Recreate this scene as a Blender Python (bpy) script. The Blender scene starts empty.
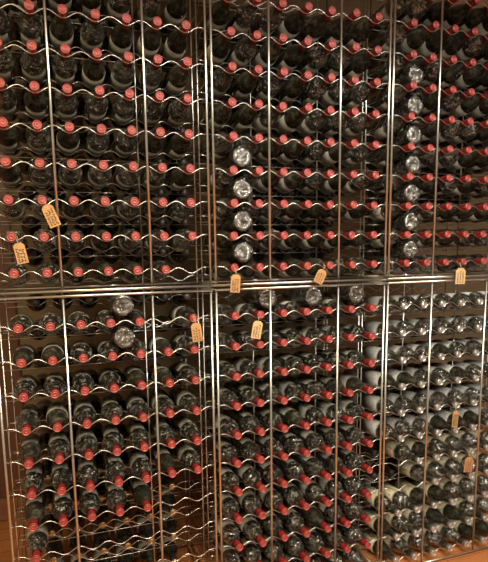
import bpy, bmesh, math, random
from mathutils import Vector, Matrix
random.seed(7)
PI = math.pi
SC = bpy.context.scene
COL = SC.collection

# ------------------------------------------------------------------ layout
P = 0.1                      # spacing of the bottles along a rack
H = 1.412                    # height of the lowest row of the upper racks
ROW_U, ROW_L, GAP = 0.118, 0.1178, 0.1815
X0 = [0.0, 0.76137, 1.5244]  # first bottle of the left, middle and right rack
NAMES = ['left', 'middle', 'right']
R_B = 0.0382                 # bottle radius
R_N = 0.0149                 # capsule radius
TILT = .07                   # the bottles lie a little neck-high
W = 0.0015                   # wire radius
def zu(r): return H + r * ROW_U
def zl(r): return H - GAP - r * ROW_L

# ------------------------------------------------------------------ materials
def mat(name):
    m = bpy.data.materials.new(name); m.use_nodes = True
    nt = m.node_tree; b = nt.nodes['Principled BSDF']
    return m, nt, b
def node(nt, typ, **kw):
    n = nt.nodes.new(typ)
    for k, v in kw.items(): setattr(n, k, v)
    return n
def noise(nt, scale, detail=4, rough=.55, rnd=True, coord='Object', stretch=None):
    tc = node(nt, 'ShaderNodeTexCoord'); mp = node(nt, 'ShaderNodeMapping')
    nt.links.new(tc.outputs[coord], mp.inputs['Vector'])
    if stretch: mp.inputs['Scale'].default_value = stretch
    if rnd:
        oi = node(nt, 'ShaderNodeObjectInfo'); mu = node(nt, 'ShaderNodeMath', operation='MULTIPLY')
        mu.inputs[1].default_value = 37.0
        nt.links.new(oi.outputs['Random'], mu.inputs[0])
        cb = node(nt, 'ShaderNodeCombineXYZ')
        for i in range(3): nt.links.new(mu.outputs[0], cb.inputs[i])
        nt.links.new(cb.outputs[0], mp.inputs['Location'])
    n = node(nt, 'ShaderNodeTexNoise')
    n.inputs['Scale'].default_value = scale; n.inputs['Detail'].default_value = detail
    n.inputs['Roughness'].default_value = rough
    nt.links.new(mp.outputs[0], n.inputs['Vector'])
    return n
def ramp(nt, src, stops):
    r = node(nt, 'ShaderNodeValToRGB'); e = r.color_ramp.elements
    while len(e) < len(stops): e.new(.5)
    for el, (p, c) in zip(e, stops):
        el.position = p; el.color = (c[0], c[1], c[2], 1) if len(c) == 3 else c
    nt.links.new(src, r.inputs[0]); return r
def bump(nt, b, src, strength, dist=.001):
    n = node(nt, 'ShaderNodeBump'); n.inputs['Strength'].default_value = strength
    n.inputs['Distance'].default_value = dist
    nt.links.new(src, n.inputs['Height']); nt.links.new(n.outputs[0], b.inputs['Normal'])

def m_simple(name, col, rough=.5, metal=0, var=.15, scale=30, bmp=0, bdist=.001):
    m, nt, b = mat(name)
    n = noise(nt, scale)
    lo = tuple(c * (1 - var) for c in col); hi = tuple(min(1, c * (1 + var)) for c in col)
    r = ramp(nt, n.outputs['Fac'], [(.3, lo), (.7, hi)])
    nt.links.new(r.outputs[0], b.inputs['Base Color'])
    b.inputs['Roughness'].default_value = rough; b.inputs['Metallic'].default_value = metal
    if bmp: bump(nt, b, n.outputs['Fac'], bmp, bdist)
    return m

M = {}
M['metal'] = m_simple('chromed_wire', (.60, .58, .52), .30, 1.0, .08, 60)
def glass(name, base, dust_glint, amount):
    m, nt, b = mat(name)
    n = noise(nt, 38, 6, .65)
    r = ramp(nt, n.outputs['Fac'], [(.48, base), (.76, tuple(base[i] + (dust_glint[i] - base[i]) * amount for i in range(3)))])
    nt.links.new(r.outputs[0], b.inputs['Base Color'])
    rr = ramp(nt, n.outputs['Fac'], [(.40, (.10,) * 3), (.75, (.32,) * 3)])
    nt.links.new(rr.outputs[0], b.inputs['Roughness'])
    b.inputs['IOR'].default_value = 1.52
    n2 = noise(nt, 26, 2, .5)
    bump(nt, b, n2.outputs['Fac'], .5, .004)
    return m
M['glass'] = glass('dark_green_bottle_glass', (.015, .014, .009), (.36, .31, .22), .18)
M['glass_pale'] = glass('dusty_bottle_glass', (.020, .018, .012), (.44, .39, .29), .28)
M['capsule'] = m_simple('red_foil_capsule', (.21, .016, .014), .30, .15, .3, 90, .25, .0005)
M['capsule_top'] = m_simple('red_capsule_top', (.25, .034, .026), .40, .05, .35, 140, .3, .0005)
M['silver'] = m_simple('silver_foil_capsule', (.48, .47, .44), .26, .8, .2, 90, .3, .0006)
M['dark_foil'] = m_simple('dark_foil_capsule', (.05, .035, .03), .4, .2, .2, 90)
M['gold'] = m_simple('gold_foil_capsule', (.32, .18, .06), .35, .6, .2, 90, .2, .0005)
def label_mat(name, c1, c2):
    m, nt, b = mat(name)
    oi = node(nt, 'ShaderNodeObjectInfo')
    r = ramp(nt, oi.outputs['Random'], [(.0, c1), (1., c2)])
    n = noise(nt, 55, 5)
    mx = node(nt, 'ShaderNodeMix', data_type='RGBA', blend_type='MULTIPLY'); mx.inputs['Factor'].default_value = .5
    rr = ramp(nt, n.outputs['Fac'], [(.35, (.45, .43, .38)), (.65, (1, 1, 1))])
    nt.links.new(r.outputs[0], mx.inputs['A']); nt.links.new(rr.outputs[0], mx.inputs['B'])
    nt.links.new(mx.outputs['Result'], b.inputs['Base Color'])
    b.inputs['Roughness'].default_value = .7
    return m
M['label'] = label_mat('aged_paper_label', (.24, .225, .18), (.40, .375, .31))
M['label_grey'] = label_mat('pale_grey_label', (.38, .375, .35), (.52, .51, .48))
M['label_cream'] = label_mat('cream_label', (.42, .38, .25), (.50, .45, .30))
M['ink'] = m_simple('dark_print', (.03, .025, .02), .6, 0, .2, 50)
def wrap_mat(name, floor_, dust_glint):
    m, nt, b = mat(name)
    nt.nodes.remove(b)
    out = nt.nodes['Material Output']
    n = noise(nt, 85, 2, .5)
    bp = node(nt, 'ShaderNodeBump'); bp.inputs['Strength'].default_value = 1.0; bp.inputs['Distance'].default_value = .007
    nt.links.new(n.outputs['Fac'], bp.inputs['Height'])
    g = node(nt, 'ShaderNodeBsdfGlossy'); g.inputs['Roughness'].default_value = .19
    g.inputs['Color'].default_value = (.95, .94, .9, 1)
    nt.links.new(bp.outputs[0], g.inputs['Normal'])
    t = node(nt, 'ShaderNodeBsdfTransparent'); t.inputs['Color'].default_value = (.95, .95, .93, 1)
    lw = node(nt, 'ShaderNodeLayerWeight'); lw.inputs['Blend'].default_value = .35
    nt.links.new(bp.outputs[0], lw.inputs['Normal'])
    ma = node(nt, 'ShaderNodeMath', operation='MULTIPLY_ADD'); ma.inputs[1].default_value = .7; ma.inputs[2].default_value = floor_
    nt.links.new(lw.outputs['Fresnel'], ma.inputs[0])
    mx = node(nt, 'ShaderNodeMixShader')
    nt.links.new(ma.outputs[0], mx.inputs[0]); nt.links.new(t.outputs[0], mx.inputs[1]); nt.links.new(g.outputs[0], mx.inputs[2])
    d = node(nt, 'ShaderNodeBsdfDiffuse'); d.inputs['Color'].default_value = (.84, .79, .68, 1)
    nt.links.new(bp.outputs[0], d.inputs['Normal'])
    n2 = noise(nt, 60, 5, .7)
    r2 = ramp(nt, n2.outputs['Fac'], [(.55, (.0,) * 3), (.68, (dust_glint,) * 3)])  # dust and crease whitening that also paints patchy highlights onto the film
    m2 = node(nt, 'ShaderNodeMixShader')
    nt.links.new(r2.outputs[0], m2.inputs[0]); nt.links.new(mx.outputs[0], m2.inputs[1]); nt.links.new(d.outputs[0], m2.inputs[2])
    nt.links.new(m2.outputs[0], out.inputs['Surface'])
    return m
M['wrap'] = wrap_mat('crinkled_clear_film', .28, .42)
M['wrap_base'] = wrap_mat('thin_clear_film', .12, .22)
M['tag'] = m_simple('tan_card', (.38, .19, .065), .75, 0, .12, 60)
M['tag_pale'] = m_simple('pale_tan_card', (.48, .31, .14), .75, 0, .1, 60)
M['tag_rust'] = m_simple('rust_card', (.38, .16, .06), .75, 0, .12, 60)
M['string'] = m_simple('jute_string', (.45, .36, .22), .9, 0, .2, 200)
M['plaster'] = m_simple('tan_plaster', (.17, .115, .06), .85, 0, .1, 6, .15, .004)
M['grey_plaster'] = m_simple('pale_grey_plaster', (.50, .50, .46), .85, 0, .05, 6)
M['ceil'] = m_simple('ceiling_plaster', (.55, .48, .38), .9, 0, .05, 4)
def wood(name, c1, c2, plank=None, rough=.4, axis=(1, 12, 1)):
    m, nt, b = mat(name)
    n = noise(nt, 5, 6, .6, rnd=False, stretch=axis)
    r = ramp(nt, n.outputs['Fac'], [(.3, c1), (.7, c2)])
    src = r.outputs[0]
    if plank:
        tc = node(nt, 'ShaderNodeTexCoord'); br = node(nt, 'ShaderNodeTexBrick')
        br.inputs['Scale'].default_value = 1
        br.inputs['Brick Width'].default_value = plank[0]; br.inputs['Row Height'].default_value = plank[1]
        br.inputs['Mortar Size'].default_value = .002
        br.inputs['Color1'].default_value = (1, 1, 1, 1); br.inputs['Color2'].default_value = (.8, .78, .75, 1)
        br.inputs['Mortar'].default_value = (.25, .2, .16, 1)
        nt.links.new(tc.outputs['Object'], br.inputs['Vector'])
        mx = node(nt, 'ShaderNodeMix', data_type='RGBA', blend_type='MULTIPLY'); mx.inputs['Factor'].default_value = 1
        nt.links.new(src, mx.inputs['A']); nt.links.new(br.outputs['Color'], mx.inputs['B'])
        src = mx.outputs['Result']
    nt.links.new(src, b.inputs['Base Color']); b.inputs['Roughness'].default_value = rough
    return m
M['floor'] = wood('orange_plank_floor', (.30, .105, .032), (.44, .16, .05), (.9, .12), .42)
M['dark_wood'] = wood('dark_red_wood', (.07, .022, .012), (.12, .04, .02), None, .45, (12, 12, 1))
M['brown_wood'] = wood('brown_wood', (.15, .06, .025), (.22, .09, .035), None, .5, (1, 12, 12))

# ------------------------------------------------------------------ mesh helpers
def smooth(bm, on=True):
    for f in bm.faces: f.smooth = on
def mesh_of(bm, name, m):
    me = bpy.data.meshes.new(name); bm.to_mesh(me); bm.free()
    if isinstance(m, (list, tuple)):
        for q in m: me.materials.append(q)
    else: me.materials.append(m)
    return me
def link(name, me, parent=None, loc=None):
    o = bpy.data.objects.new(name, me); COL.objects.link(o)
    if parent: o.parent = parent
    if loc: o.location = loc
    return o
def tube(bm, pts, r, seg=8, closed=False, cap=True):
    pts = [Vector(p) for p in pts]; n = len(pts); rings = []
    up = Vector((0, 0, 1))
    t0 = (pts[1] - pts[0]).normalized()
    if abs(t0.dot(up)) > .95: up = Vector((1, 0, 0))
    nrm = (up - t0 * up.dot(t0)).normalized()
    for i, p in enumerate(pts):
        if closed: t = (pts[(i + 1) % n] - pts[i - 1]).normalized()
        else: t = (pts[min(i + 1, n - 1)] - pts[max(i - 1, 0)]).normalized()
        nrm = (nrm - t * nrm.dot(t)).normalized(); bi = t.cross(nrm)
        rings.append([bm.verts.new(p + (nrm * math.cos(2 * PI * k / seg) + bi * math.sin(2 * PI * k / seg)) * r) for k in range(seg)])
    m = n if closed else n - 1
    for i in range(m):
        a, b = rings[i], rings[(i + 1) % n]
        for k in range(seg): bm.faces.new((a[k], a[(k + 1) % seg], b[(k + 1) % seg], b[k]))
    if cap and not closed:
        bm.faces.new(rings[0][::-1]); bm.faces.new(rings[-1])
def box(bm, a, b, bev=0):
    r = bmesh.ops.create_cube(bm, size=1); vs = r['verts']
    for v in vs:
        v.co = Vector([(a[i] + b[i]) / 2 + v.co[i] * (b[i] - a[i]) for i in range(3)])
    if bev:
        es = list({e for v in vs for e in v.link_edges})
        bmesh.ops.bevel(bm, geom=es, offset=bev, segments=2, affect='EDGES')
def lathe(bm, prof, seg=28, a0=0, a1=2 * PI, mats=None):
    """profile of (y, r) spun about the Y axis"""
    full = abs(a1 - a0 - 2 * PI) < 1e-6
    n = seg if full else seg + 1
    rings = []
    for (y, r) in prof:
        if r < 1e-6: rings.append([bm.verts.new((0, y, 0))]); continue
        rings.append([bm.verts.new((r * math.cos(a0 + (a1 - a0) * k / seg), y, r * math.sin(a0 + (a1 - a0) * k / seg))) for k in range(n)])
    for i in range(len(rings) - 1):
        a, b = rings[i], rings[i + 1]
        for k in range(seg):
            k2 = (k + 1) % n
            if len(a) == 1: f = bm.faces.new((a[0], b[k2], b[k]))
            elif len(b) == 1: f = bm.faces.new((a[k], a[k2], b[0]))
            else: f = bm.faces.new((a[k], a[k2], b[k2], b[k]))
            if mats: f.material_index = mats[i]
    bmesh.ops.recalc_face_normals(bm, faces=bm.faces[:])

# ------------------------------------------------------------------ setting
def struct(name, bm, m):
    o = link(name, mesh_of(bm, name, m)); o['kind'] = 'structure'; return o
XL, XR, YB, YF, ZC = -1.7, 3.6, 1.22, -3.2, 2.85
bm = bmesh.new(); box(bm, (XL, YF, -.06), (XR, YB, 0)); struct('floor', bm, M['floor'])
bm = bmesh.new(); box(bm, (XL, YF, ZC), (XR, YB, ZC + .06)); struct('ceiling', bm, M['ceil'])
bm = bmesh.new(); box(bm, (XL - .08, YB, -.06), (XR + .08, YB + .08, ZC + .06)); struct('wall_back', bm, M['plaster'])
bm = bmesh.new(); box(bm, (XL - .08, YF, -.06), (XL, YB, ZC + .06)); struct('wall_left', bm, M['grey_plaster'])
bm = bmesh.new(); box(bm, (XR, YF, -.06), (XR + .08, YB, ZC + .06)); struct('wall_right', bm, M['grey_plaster'])
bm = bmesh.new(); box(bm, (XL - .08, YF - .08, -.06), (XR + .08, YF, ZC + .06)); struct('wall_front', bm, M['grey_plaster'])
# dark wooden panelling at the left end of the back wall, with a lighter skirting
bm = bmesh.new()
box(bm, (XL, YB - .03, .13), (-.075, YB, 2.3), .004)
box(bm, (-.20, YB - .045, .13), (-.08, YB - .03, 2.3), .004)
struct('trim_1', bm, M['dark_wood'])
bm = bmesh.new(); box(bm, (XL, YB - .045, 0), (XR, YB, .13), .006); struct('baseboard_back', bm, M['brown_wood'])

# ------------------------------------------------------------------ racks
POST = [-.74, 1.46, 4.51, 6.69]
OFF = [POST, [p for p in (6.90 - 7.6137, 9.08 - 7.6137, 12.06 - 7.6137, 14.25 - 7.6137)], [14.43 - 15.244, 16.67 - 15.244, 19.66 - 15.244, 21.85 - 15.244]]
YP, YW, YR, YPR = .0165, .0235, .22, .212      # front posts, front wave, body wave, middle posts
YD, YE, YDP = .295, .50, .545                   # necks and bodies of the bottles behind, rear posts
PR = .0046
def wave_pts(x0, xa, xb, y, z, troughs, ztrough, amp=.0105, n=12):
    """troughs under the bottles at the given columns, flat ends at crest height"""
    pts = []; top = z + ztrough + 2 * amp
    pts.append((x0 + xa * P, y, top))
    lo, hi = troughs[0] - .5, troughs[-1] + .5
    if lo < xa: lo = xa
    steps = int((hi - lo) * n)
    for i in range(steps + 1):
        c = lo + (hi - lo) * i / steps
        pts.append((x0 + c * P, y, z + ztrough + amp * (1 - math.cos(2 * PI * (c - troughs[0])))))
    pts.append((x0 + xb * P, y, top))
    if abs(pts[1][0] - pts[0][0]) < 1e-4: pts.pop(0)
    if abs(pts[-1][0] - pts[-2][0]) < 1e-4: pts.pop()
    return pts
def rack(k, upper):
    x0 = X0[k]; ps = OFF[k]; xa, xb = ps[0], ps[-1]
    rows = list(range(0, 11))
    zz = [zu(r) if upper else zl(r) for r in rows]
    zb, zt = (H - .0635, H + 10 * ROW_U + .09) if upper else (.012, H - .0815)
    o = bpy.data.objects.new('wire_wine_rack', None); COL.objects.link(o)
    o.location = (x0, 0, zb - PR)
    o['category'] = 'wine rack'
    o['label'] = ('%s chromed wire wine rack full of red-capped bottles, standing on the lower rack' % ('upper ' + NAMES[k])) if upper else \
        ['lower left chromed wire wine rack with empty bottom rows, standing on floor',
         'lower middle chromed wire wine rack full of red-capped bottles, standing on floor',
         'lower right chromed wire wine rack holding silver-capped bottles, standing on floor'][k]
    o['group'] = 'wire wine racks along the wall'
    inv = Matrix.Translation(o.location).inverted()
    def add(name, bm):
        bm.transform(inv); smooth(bm); link(name, mesh_of(bm, name, M['metal']), o)
    for i, p in enumerate(ps):
        for y in (YP, YPR, YDP):
            bm = bmesh.new(); tube(bm, [(x0 + p * P, y, zb - PR), (x0 + p * P, y, zt + PR)], PR if y == YP else .0032, 10)
            add('post', bm)
    for z in (zb, zt):
        for y in (YP - .0075, YPR + .006, YDP + .006):
            bm = bmesh.new(); tube(bm, [(x0 + xa * P - .005, y, z), (x0 + xb * P + .005, y, z)], PR, 10); add('rail', bm)
        for p in (xa, xb):
            bm = bmesh.new(); tube(bm, [(x0 + p * P, YP, z), (x0 + p * P, YDP, z)], .0032, 8); add('side_rail', bm)
    cols = list(range(7)); half = [c + .5 for c in range(6)]
    for r, z in zip(rows, zz):
        if upper and r > 9: continue
        bm = bmesh.new(); tube(bm, wave_pts(x0, xa, xb, YW, z, cols, -R_N - W), W, 7); add('wave_wire', bm)
        bm = bmesh.new(); tube(bm, wave_pts(x0, xa, xb, YR, z, cols, -R_B - W - YR * TILT), W, 6); add('wave_wire', bm)
        for p in (xa, xb):
            e = .004 if p == xa else -.004
            zz_ = z - R_N - W + .021
            bm = bmesh.new(); tube(bm, [(x0 + p * P + e, YP, zz_), (x0 + p * P + e, .06, zz_), (x0 + p * P + e, .10, zz_ - .038), (x0 + p * P + e, YDP, zz_ - .038)], W, 6); add('side_wire', bm)
        bm = bmesh.new(); tube(bm, [(x0 + xa * P, YPR + .02, z - R_B - .030), (x0 + xb * P, YPR + .02, z - R_B - .030)], W, 6); add('cross_wire', bm)
        zh = z + .059
        if (upper and r < 5) or not upper:
            bm = bmesh.new(); tube(bm, wave_pts(x0, xa, xb, YD, zh, half, -R_N - W), W, 6); add('wave_wire', bm)
            bm = bmesh.new(); tube(bm, wave_pts(x0, xa, xb, YE, zh, half, -R_B - W - (YE - .272) * TILT), W, 6); add('wave_wire', bm)
    return o
for k in range(3):
    rack(k, True); rack(k, False)

# ------------------------------------------------------------------ bottle meshes (axis +Y, neck tip at 0)
def body_mesh(m, name, L=.292, cap_end=.034):
    bm = bmesh.new()
    lathe(bm, [(.014, .0132), (.046, .0146), (.058, .0158), (.070, .0186), (.082, .0228), (.094, .0276), (.106, .0321), (.118, .0354), (.130, .0374), (.142, R_B),
               (L - .012, R_B), (L - .005, R_B - .0016), (L - .001, R_B - .006), (L, R_B - .010), (L - .006, .020), (L - .018, .010), (L - .022, 0)], 30)
    smooth(bm); return mesh_of(bm, name, m)
def capsule_mesh(m, mt, name, end=.046, seg=24):
    bm = bmesh.new()
    prof = [(.0022, 0), (.0022, .0040), (.0010, .0052), (.0010, .0078), (.0030, .0090), (.0030, .0112), (.0004, .0124), (0, .0136), (.0010, .0150), (.003, R_N)]
    prof += [(.0205, R_N), (.0225, .0140), (.028, .0141), (end, .0154)] if end > .03 else [(end, R_N)]
    prof += [(end + .0005, .0140)]
    lathe(bm, prof, seg, mats=[1] * 8 + [0] * (len(prof) - 9))
    smooth(bm); return mesh_of(bm, name, [m, mt])
def label_mesh(m, name, y0, y1, span=300, ink=True):
    bm = bmesh.new(); a = math.radians(span) / 2; r = R_B + .0005
    lathe(bm, [(y0, R_B - .0002), (y0, r), (y1, r), (y1, R_B - .0002)], 36, PI / 2 - a, PI / 2 + a)
    for f in bm.faces: f.smooth = True; f.material_index = 0
    if ink:   # printed border and a few lines of print, seen only as dark strokes
        for (ya, w) in ((y0 + .006, .0012), (y1 - .006, .0012), ((y0 + y1) / 2 - .008, .0035), ((y0 + y1) / 2 + .006, .002), ((y0 + y1) / 2 + .016, .002)):
            b2 = bmesh.new(); s = a * .8 if w < .0015 else a * (.25 + .2 * random.random())
            lathe(b2, [(ya, r + .0002), (ya + w, r + .0002)], 30, PI / 2 - s, PI / 2 + s)
            for f in b2.faces: f.material_index = 1; f.smooth = True
            me = bpy.data.meshes.new('t'); b2.to_mesh(me); b2.free(); bm.from_mesh(me); bpy.data.meshes.remove(me)
    return mesh_of(bm, name, [m, M['ink']])
def script_label(name):     # cream label with looping script
    bm = bmesh.new(); a = math.radians(150); y0, y1 = .142, .262; r = R_B + .0005
    lathe(bm, [(y0, R_B - .0002), (y0, r), (y1, r), (y1, R_B - .0002)], 36, PI / 2 - a, PI / 2 + a)
    for j in range(6):
        a0 = PI / 2 + (j - 2.5) * .85
        pts = []
        for i in range(26):
            t = i / 25
            an = a0 + (t - .5) * .62 + .10 * math.sin(t * 4 * PI); yy = .160 + .080 * t + .014 * math.cos(t * 4 * PI)
            pts.append(((r + .0003) * math.cos(an), yy, (r + .0003) * math.sin(an)))
        n0 = len(bm.faces); tube(bm, pts, .0008, 4)
        bm.faces.ensure_lookup_table()
        for f in bm.faces[n0:]: f.material_index = 1
    smooth(bm); return mesh_of(bm, name, [M['label_cream'], M['ink']])
def wrap_mesh(name, seed, y0=.046, y1=.145, base=False):
    rnd = random.Random(seed); bm = bmesh.new()
    if base: prof = [(.140, R_B), (.283, R_B), (.2915, R_B - .003), (.2952, R_B - .010), (.2957, .016), (.2957, .006), (.2957, 0)]
    else: prof = [(.046, .0160), (.058, .0170), (.070, .0196), (.082, .0238), (.094, .0286), (.106, .0331), (.118, .0364), (.130, .0384), (.142, R_B + .0012), (y1, R_B + .0012)]
    lathe(bm, prof, 36)
    ph = [rnd.uniform(0, 6.3) for _ in range(6)]
    for v in bm.verts:
        an = math.atan2(v.co.z, v.co.x); r = math.hypot(v.co.x, v.co.z)
        d = .0006 + .0011 * (math.sin(an * 7 + ph[0] + v.co.y * 90) * math.sin(an * 3 + ph[1]) + .6 * math.sin(an * 13 + ph[2] - v.co.y * 160)) + rnd.uniform(0, .0009)
        d = max(.0002, d)
        if base and v.co.y > .29: v.co.y += d * 1.1
        if r > 1e-6: v.co.x *= (r + d) / r; v.co.z *= (r + d) / r
    smooth(bm, False); return mesh_of(bm, name, M['wrap_base' if base else 'wrap'])

ME = {
    'glass': body_mesh(M['glass'], 'glass'), 'glass_pale': body_mesh(M['glass_pale'], 'glass'),
    'capsule': capsule_mesh(M['capsule'], M['capsule_top'], 'capsule'),
    'silver': capsule_mesh(M['silver'], M['silver'], 'capsule', .019), 'gold': capsule_mesh(M['gold'], M['gold'], 'capsule', .024),
    'label_a': label_mesh(M['label'], 'label', .144, .236, 200), 'label_b': label_mesh(M['label'], 'label', .148, .228, 105),
    'label_c': label_mesh(M['label'], 'label', .152, .225, 95), 'label_grey': label_mesh(M['label_grey'], 'label', .140, .265, 300, False), 'label_script': script_label('label'),
}
for i in range(3): ME['wrap%d' % i] = wrap_mesh('plastic_film', 11 + i)
for i in range(2): ME['wrapbase%d' % i] = wrap_mesh('plastic_film', 31 + i, base=True)

def bottle_proto(glass_, cap, lab, wrap=None):
    r = bpy.data.objects.new('silver_capped_bottle' if cap == 'silver' else 'wine_bottle', None); COL.objects.link(r)
    link('glass', ME[glass_], r)
    c = link('capsule', ME[cap], r)
    c['label'] = {'capsule': 'red foil capsule', 'silver': 'silver foil capsule', 'gold': 'gold foil capsule'}[cap]
    if lab: l = link('label', ME[lab], r); l['label'] = 'paper bottle label'
    if wrap: w = link('plastic_film', ME[wrap], r); w['label'] = 'crinkled clear plastic film'
    r['category'] = 'bottle'
    return r
protos = {}
def bottle(key, x, y, z, label, group, roll=0, flip=False):
    """one bottle: the first of a kind is the prototype itself, the rest are copies with copied parts"""
    if key not in protos:
        o = bottle_proto(*key); protos[key] = o
    else:
        s = protos[key]; o = s.copy(); COL.objects.link(o)
        for ch in s.children:
            c = ch.copy(); COL.objects.link(c); c.parent = o
    o.location = (x, y, z)
    o.rotation_mode = 'YXZ'; o.rotation_euler = (TILT if flip else -TILT, roll, PI if flip else 0)
    o['label'] = label; o['group'] = group
    return o
ORD = ['first', 'second', 'third', 'fourth', 'fifth', 'sixth', 'seventh', 'eighth', 'ninth', 'tenth', 'eleventh']
rng = random.Random(3)
def nth(k, upper, r, c):     # counted among the bottles that are really there
    return sum((k, upper, r, q) not in empty for q in range(c))
def front(k, upper, r, c):
    if k == 2 and not upper: return silver(r, c)
    pale = rng.random() < (.25 if upper else .45)
    pw = (.55 if k == 0 else .45) if upper else (.75 if k == 0 else .9)
    if upper and k == 2 and c == 0: pw = .8
    if upper and k == 1 and c == 0: pw = .5
    w = 'wrap%d' % rng.randrange(3) if rng.random() < pw else None
    lab = ('label_b' if rng.random() < .62 else 'label_a') if upper else ('label_c' if rng.random() < .7 else 'label_a')
    key = ('glass_pale' if pale else 'glass', 'capsule', lab, w)
    z = zu(r) if upper else zl(r)
    lb = 'red-capped bottle in %s %s rack, %s row %s middle rail, %s from left' % ('upper' if upper else 'lower', NAMES[k], ORD[r], 'above' if upper else 'below', ORD[nth(k, upper, r, c)])
    bottle(key, X0[k] + c * P + rng.uniform(-.0012, .0012), rng.uniform(-.006, .006), z, lb,
           'red-capped wine bottles in the %s %s rack' % ('upper' if upper else 'lower', NAMES[k]), rng.uniform(-.3, .3) + (PI if upper else 0))
def silver(r, c):
    w = 'wrap%d' % rng.randrange(3) if rng.random() < .8 else None
    lab = 'label_grey' if r < 6 else 'label_script'
    lb = '%s silver-capped bottle in lower right rack, %s row below middle rail, %s from left' % ('pale-labelled' if r < 6 else 'cream-labelled', ORD[r], ORD[nth(2, False, r, c)])
    bottle(('glass', 'silver', lab, w), X0[2] + c * P, .033 - .027 + rng.uniform(-.006, .006), zl(r), lb, 'silver-capped wine bottles in the lower right rack', rng.uniform(-.4, .4))
empty = {(2, True, 9, 6), (1, False, 10, 0), (0, True, 0, 6), (0, False, 0, 5), (2, False, 6, 0), (2, False, 7, 0), (2, False, 7, 1)}
for c in range(1, 5): empty.add((0, False, 7, c))
for c in (5, 6): empty |= {(0, False, 6, c), (0, False, 7, c)}
TOP = {0: 9, 1: 9, 2: 10}
for k in range(3):
    for r in range(TOP[k]):
        for c in range(7):
            if (k, True, r, c) not in empty: front(k, True, r, c)
    for r in range({0: 8, 1: 11, 2: 11}[k]):
        for c in range(7):
            if (k, False, r, c) in empty: continue
            front(k, False, r, c)
# bottles lying the other way round, base outwards
def reverse(k, z, c, label):
    bottle(('glass_pale', 'gold', None, 'wrapbase%d' % rng.randrange(2)), X0[k] + (c + .5) * P, .045 + .292, z - .337 * TILT, label, 'bottles lying base outwards', 0, True)
for r in range(4):
    reverse(1, zu(r + .5), 0, 'shiny round bottle base facing outwards in upper middle rack, above %s row, beside left post' % ORD[r])
for r in range(7):
    reverse(2, zu(r + .5), 0, 'shiny round bottle base facing outwards in upper right rack, above %s row, near left post' % ORD[r])
for c, w in ((1, 'second'), (3, 'fourth'), (5, 'sixth')):
    reverse(1, zl(-.5), c, 'round bottle base facing outwards under middle rail, right of %s bottle, lower middle rack' % w)
reverse(0, zl(-.5), 3, 'film-wrapped bottle base facing outwards just under middle rail, lower left rack')
reverse(0, zl(.5), 3, 'film-wrapped bottle base facing outwards between first and second rows, lower left rack')
# bottles in the depth of the racks, glimpsed through the gaps: one heap nobody can count
def back_parts(gold):
    bm = bmesh.new()
    lathe(bm, [(.030, .0138), (.064, .0142), (.079, .0192), (.097, .0304), (.118, .0375), (.131, R_B), (.28, R_B), (.2915, R_B - .008), (.292, 0)], 18)
    for f in bm.faces: f.material_index = 0
    for prof, mi in (([(0, 0), (0, .013), (.003, R_N), (.02, R_N), (.04, .0149), (.0405, .0138)], 1), ([(.137, R_B), (.137, R_B + .0004), (.23, R_B + .0004), (.23, R_B)], 3)):
        b2 = bmesh.new(); lathe(b2, prof, 18)
        for f in b2.faces: f.material_index = mi
        if mi == 1:
            for f in b2.faces:
                if gold and max(v.co.y for v in f.verts) < .004: f.material_index = 2
        me = bpy.data.meshes.new('t'); b2.to_mesh(me); b2.free(); bm.from_mesh(me); bpy.data.meshes.remove(me)
    smooth(bm)
    me = bpy.data.meshes.new('t'); bm.to_mesh(me); bm.free(); return me
bp_ = [back_parts(False), back_parts(True)]
bm = bmesh.new()
def back(k, upper, r, c, gold=False):
    z = zu(r + .5) if upper else zl(r + .5)
    n0 = len(bm.verts); bm.from_mesh(bp_[gold]); bm.verts.ensure_lookup_table()
    t = Matrix.Translation((X0[k] + (c + .5) * P, (.245 if c > 5 else .272) + rng.uniform(-.004, .004), z)) @ Matrix.Rotation(-TILT, 4, 'X') @ Matrix.Rotation(rng.uniform(0, 6.3), 4, 'Y')
    bmesh.ops.transform(bm, matrix=t, verts=bm.verts[n0:])
for r in range(-1, 9):
    if r >= 0: back(0, True, r, 5.85)
    if r < 5: back(0, False, r, 5.85)
for c in range(6):
    for r in range(0, 9): back(0, True, r, c)
    for r in range(0, 9):
        if c or r > 3: back(1, True, r, c)
    for r in range(2, 10):
        if c: back(2, True, r, c)
    for r in range(-1, 10):
        if c != 3 or r > 0: back(0, False, r, c, r >= 5)
    for r in range(0, 10): back(1, False, r, c)
    for r in range(1, 10): back(2, False, r, c)
    for r in range(0, 2):
        if 0 < c < 3: back(2, True, r, c)
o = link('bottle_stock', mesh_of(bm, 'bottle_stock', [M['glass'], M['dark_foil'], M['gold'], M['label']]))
o['label'] = 'dim dark wine bottles glimpsed in the depth behind the front rows'
o['category'] = 'bottles'; o['kind'] = 'stuff'

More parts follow.
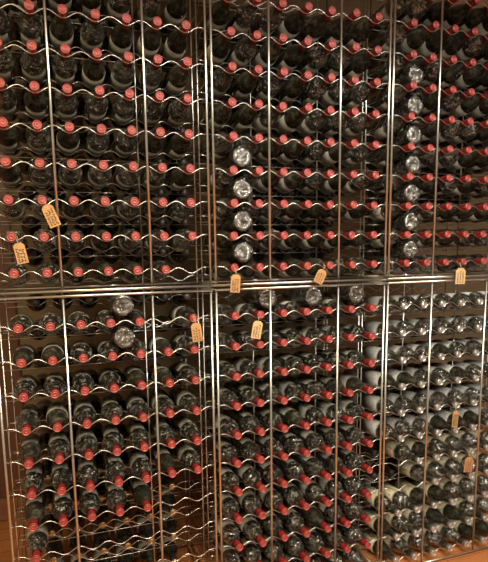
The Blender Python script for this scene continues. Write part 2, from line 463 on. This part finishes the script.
# ------------------------------------------------------------------ card tags
def tag(x, z, w, h, tilt, matkey, label, y=-.010, yaw=0, seed=0, top=.03):
    rnd = random.Random(seed)
    o = bpy.data.objects.new('card_tag', None); COL.objects.link(o)
    o.location = (x, y, z); o.rotation_euler = (0, tilt, yaw)
    o['label'] = label; o['category'] = 'tag'; o['group'] = 'card tags hung on the racks'
    ch = w * .24
    out = [(-w / 2, -h), (w / 2, -h), (w / 2, -ch), (w / 2 - ch, 0), (-w / 2 + ch, 0), (-w / 2, -ch)]
    bm = bmesh.new(); t = .0007
    nx = 8; fr = []
    f = [bm.verts.new((px, -t, pz)) for px, pz in out]; b = [bm.verts.new((px, t, pz)) for px, pz in out]
    bm.faces.new(f); bm.faces.new(b[::-1])
    for i in range(6): bm.faces.new((f[i], b[i], b[(i + 1) % 6], f[(i + 1) % 6]))
    bmesh.ops.recalc_face_normals(bm, faces=bm.faces[:])
    link('card', mesh_of(bm, 'card', M[matkey]), o)
    bm = bmesh.new()                     # a few lines of handwriting running up the card
    for ln in range(3):
        xx = -w * .27 + ln * w * .26
        zz = -h * .93
        while zz < -h * .30:
            s = rnd.uniform(.004, .009)
            pts = []
            kind = rnd.randrange(4)
            for i in range(7):
                q = i / 6
                if kind == 0: pts.append((xx + .0035 * math.sin(q * 2 * PI), -t - .0002, zz + s * q))
                elif kind == 1: pts.append((xx - .003 + .006 * q, -t - .0002, zz + s * .5 + .002 * math.sin(q * 7)))
                elif kind == 2: pts.append((xx + .0032 * math.cos(q * 5), -t - .0002, zz + s * .5 + s * .45 * math.sin(q * 5)))
                else: pts.append((xx - .0025 + .005 * abs(2 * q - 1), -t - .0002, zz + s * q))
            tube(bm, pts, .0012, 4)
            zz += s + rnd.uniform(.0012, .004)
    link('writing', mesh_of(bm, 'writing', M['ink']), o)
    bm = bmesh.new()
    pts = [(.0, -t - .0006, -.006), (-.001, -.0015, .004), (-.003, .006, top * .6), (-.001, -y + .0235 - .0035, top), (.003, .006, top * .6), (.001, .0014, .004), (0, t + .0006, -.006)]
    tube(bm, pts, .0006, 5); smooth(bm); link('string', mesh_of(bm, 'string', M['string']), o)
    eb = bmesh.new(); ring = [(.0028 * math.cos(i * PI / 6), -t - .0003, -.007 + .0028 * math.sin(i * PI / 6)) for i in range(12)]
    tube(eb, ring, .0006, 5, True); smooth(eb); link('eyelet', mesh_of(eb, 'eyelet', M['string']), o)
    return o
TAGS = [
    (0.1118, 1.6314, 0.037, 0.0737, -0.368, 'tag', 'tan card tag hanging beside the left post of the upper left rack'),
    (0.0192, 1.5103, 0.0345, 0.0671, -0.179, 'tag', 'tan card tag hanging at the far left edge under a red cap'),
    (0.7601, 1.3872, 0.0375, 0.067, 0.076, 'tag', 'tan card tag hanging across the middle rail beside the paired posts'),
    (1.1243, 1.3942, 0.04, 0.0566, 0.478, 'tag', 'slanting tan card tag hanging above the rail in upper middle rack'),
    (1.7953, 1.385, 0.0517, 0.0696, 0.021, 'tag_pale', 'pale tan card tag hanging over the rail at the far right'),
    (0.6004, 1.2147, 0.0379, 0.0698, -0.109, 'tag', 'tan card tag below the rail at right end of lower left rack'),
    (0.8479, 1.2076, 0.0391, 0.0682, 0.192, 'tag_pale', 'pale tan card tag below the rail in lower middle rack'),
    (1.8037, 0.7392, 0.0311, 0.0751, 0.058, 'tag', 'narrow tan card tag among silver-capped bottles in lower right rack, upper one'),
    (1.8939, 0.5069, 0.0471, 0.0728, 0.101, 'tag_rust', 'rust brown card tag among silver-capped bottles in lower right rack, lower one')]
for i, t in enumerate(TAGS): tag(*t, seed=i)

# ------------------------------------------------------------------ light
def area(name, loc, size, power, col, target=None, spread=None):
    l = bpy.data.lights.new(name, 'AREA'); l.energy = power; l.color = col; l.shape = 'DISK'; l.size = size
    o = bpy.data.objects.new(name, l); COL.objects.link(o); o.location = loc
    if spread: l.spread = math.radians(spread)
    if target:
        d = Vector(target) - Vector(loc); o.rotation_euler = d.to_track_quat('-Z', 'Y').to_euler()
    return o
for lx, pw, lc in ((-.35, 54, (1, .86, .54)), (.75, 54, (1, .94, .82)), (1.75, 54, (1, .97, .88))):
    area('ceiling_lamp', (lx, -1.25, ZC - .03), .45, pw, lc, (lx, -1.0, 0), 150)
    area('ceiling_lamp', (lx, -2.7, ZC - .03), .22, pw * .5, lc, (lx, -1.0, 0), 120)
w = bpy.data.worlds.new('world'); SC.world = w; w.use_nodes = True
w.node_tree.nodes['Background'].inputs[0].default_value = (.5, .42, .32, 1)
w.node_tree.nodes['Background'].inputs[1].default_value = .2

# ------------------------------------------------------------------ camera
Rm = [[0.9418897550957, -0.3356452297887, -0.0136370438759], [-0.0617993715256, -0.1331330262729, -0.9891561041560], [0.3301886232512, 0.9325187614360, -0.1462334867434]]
cam = bpy.data.cameras.new('camera'); co = bpy.data.objects.new('camera', cam); COL.objects.link(co)
xa, ya, za = (Vector(v) for v in Rm)       # right, down, forward
xa.normalize(); za = (za - xa * za.dot(xa)).normalized(); ya = za.cross(xa)
mw = Matrix(((xa.x, -ya.x, -za.x, .11889), (xa.y, -ya.y, -za.y, -1.90197), (xa.z, -ya.z, -za.z, H + .07331), (0, 0, 0, 1)))
co.matrix_world = mw
cam.sensor_fit = 'VERTICAL'; cam.sensor_height = 24; cam.lens = 535.42 / 562 * 24
cam.shift_y = 45.86 / 562
cam.clip_start = .05
SC.camera = co
SC.view_settings.view_transform = 'Standard'; SC.view_settings.look = 'None'
SC.view_settings.exposure = -.4; SC.view_settings.gamma = 1; SC.view_settings.use_curve_mapping = False
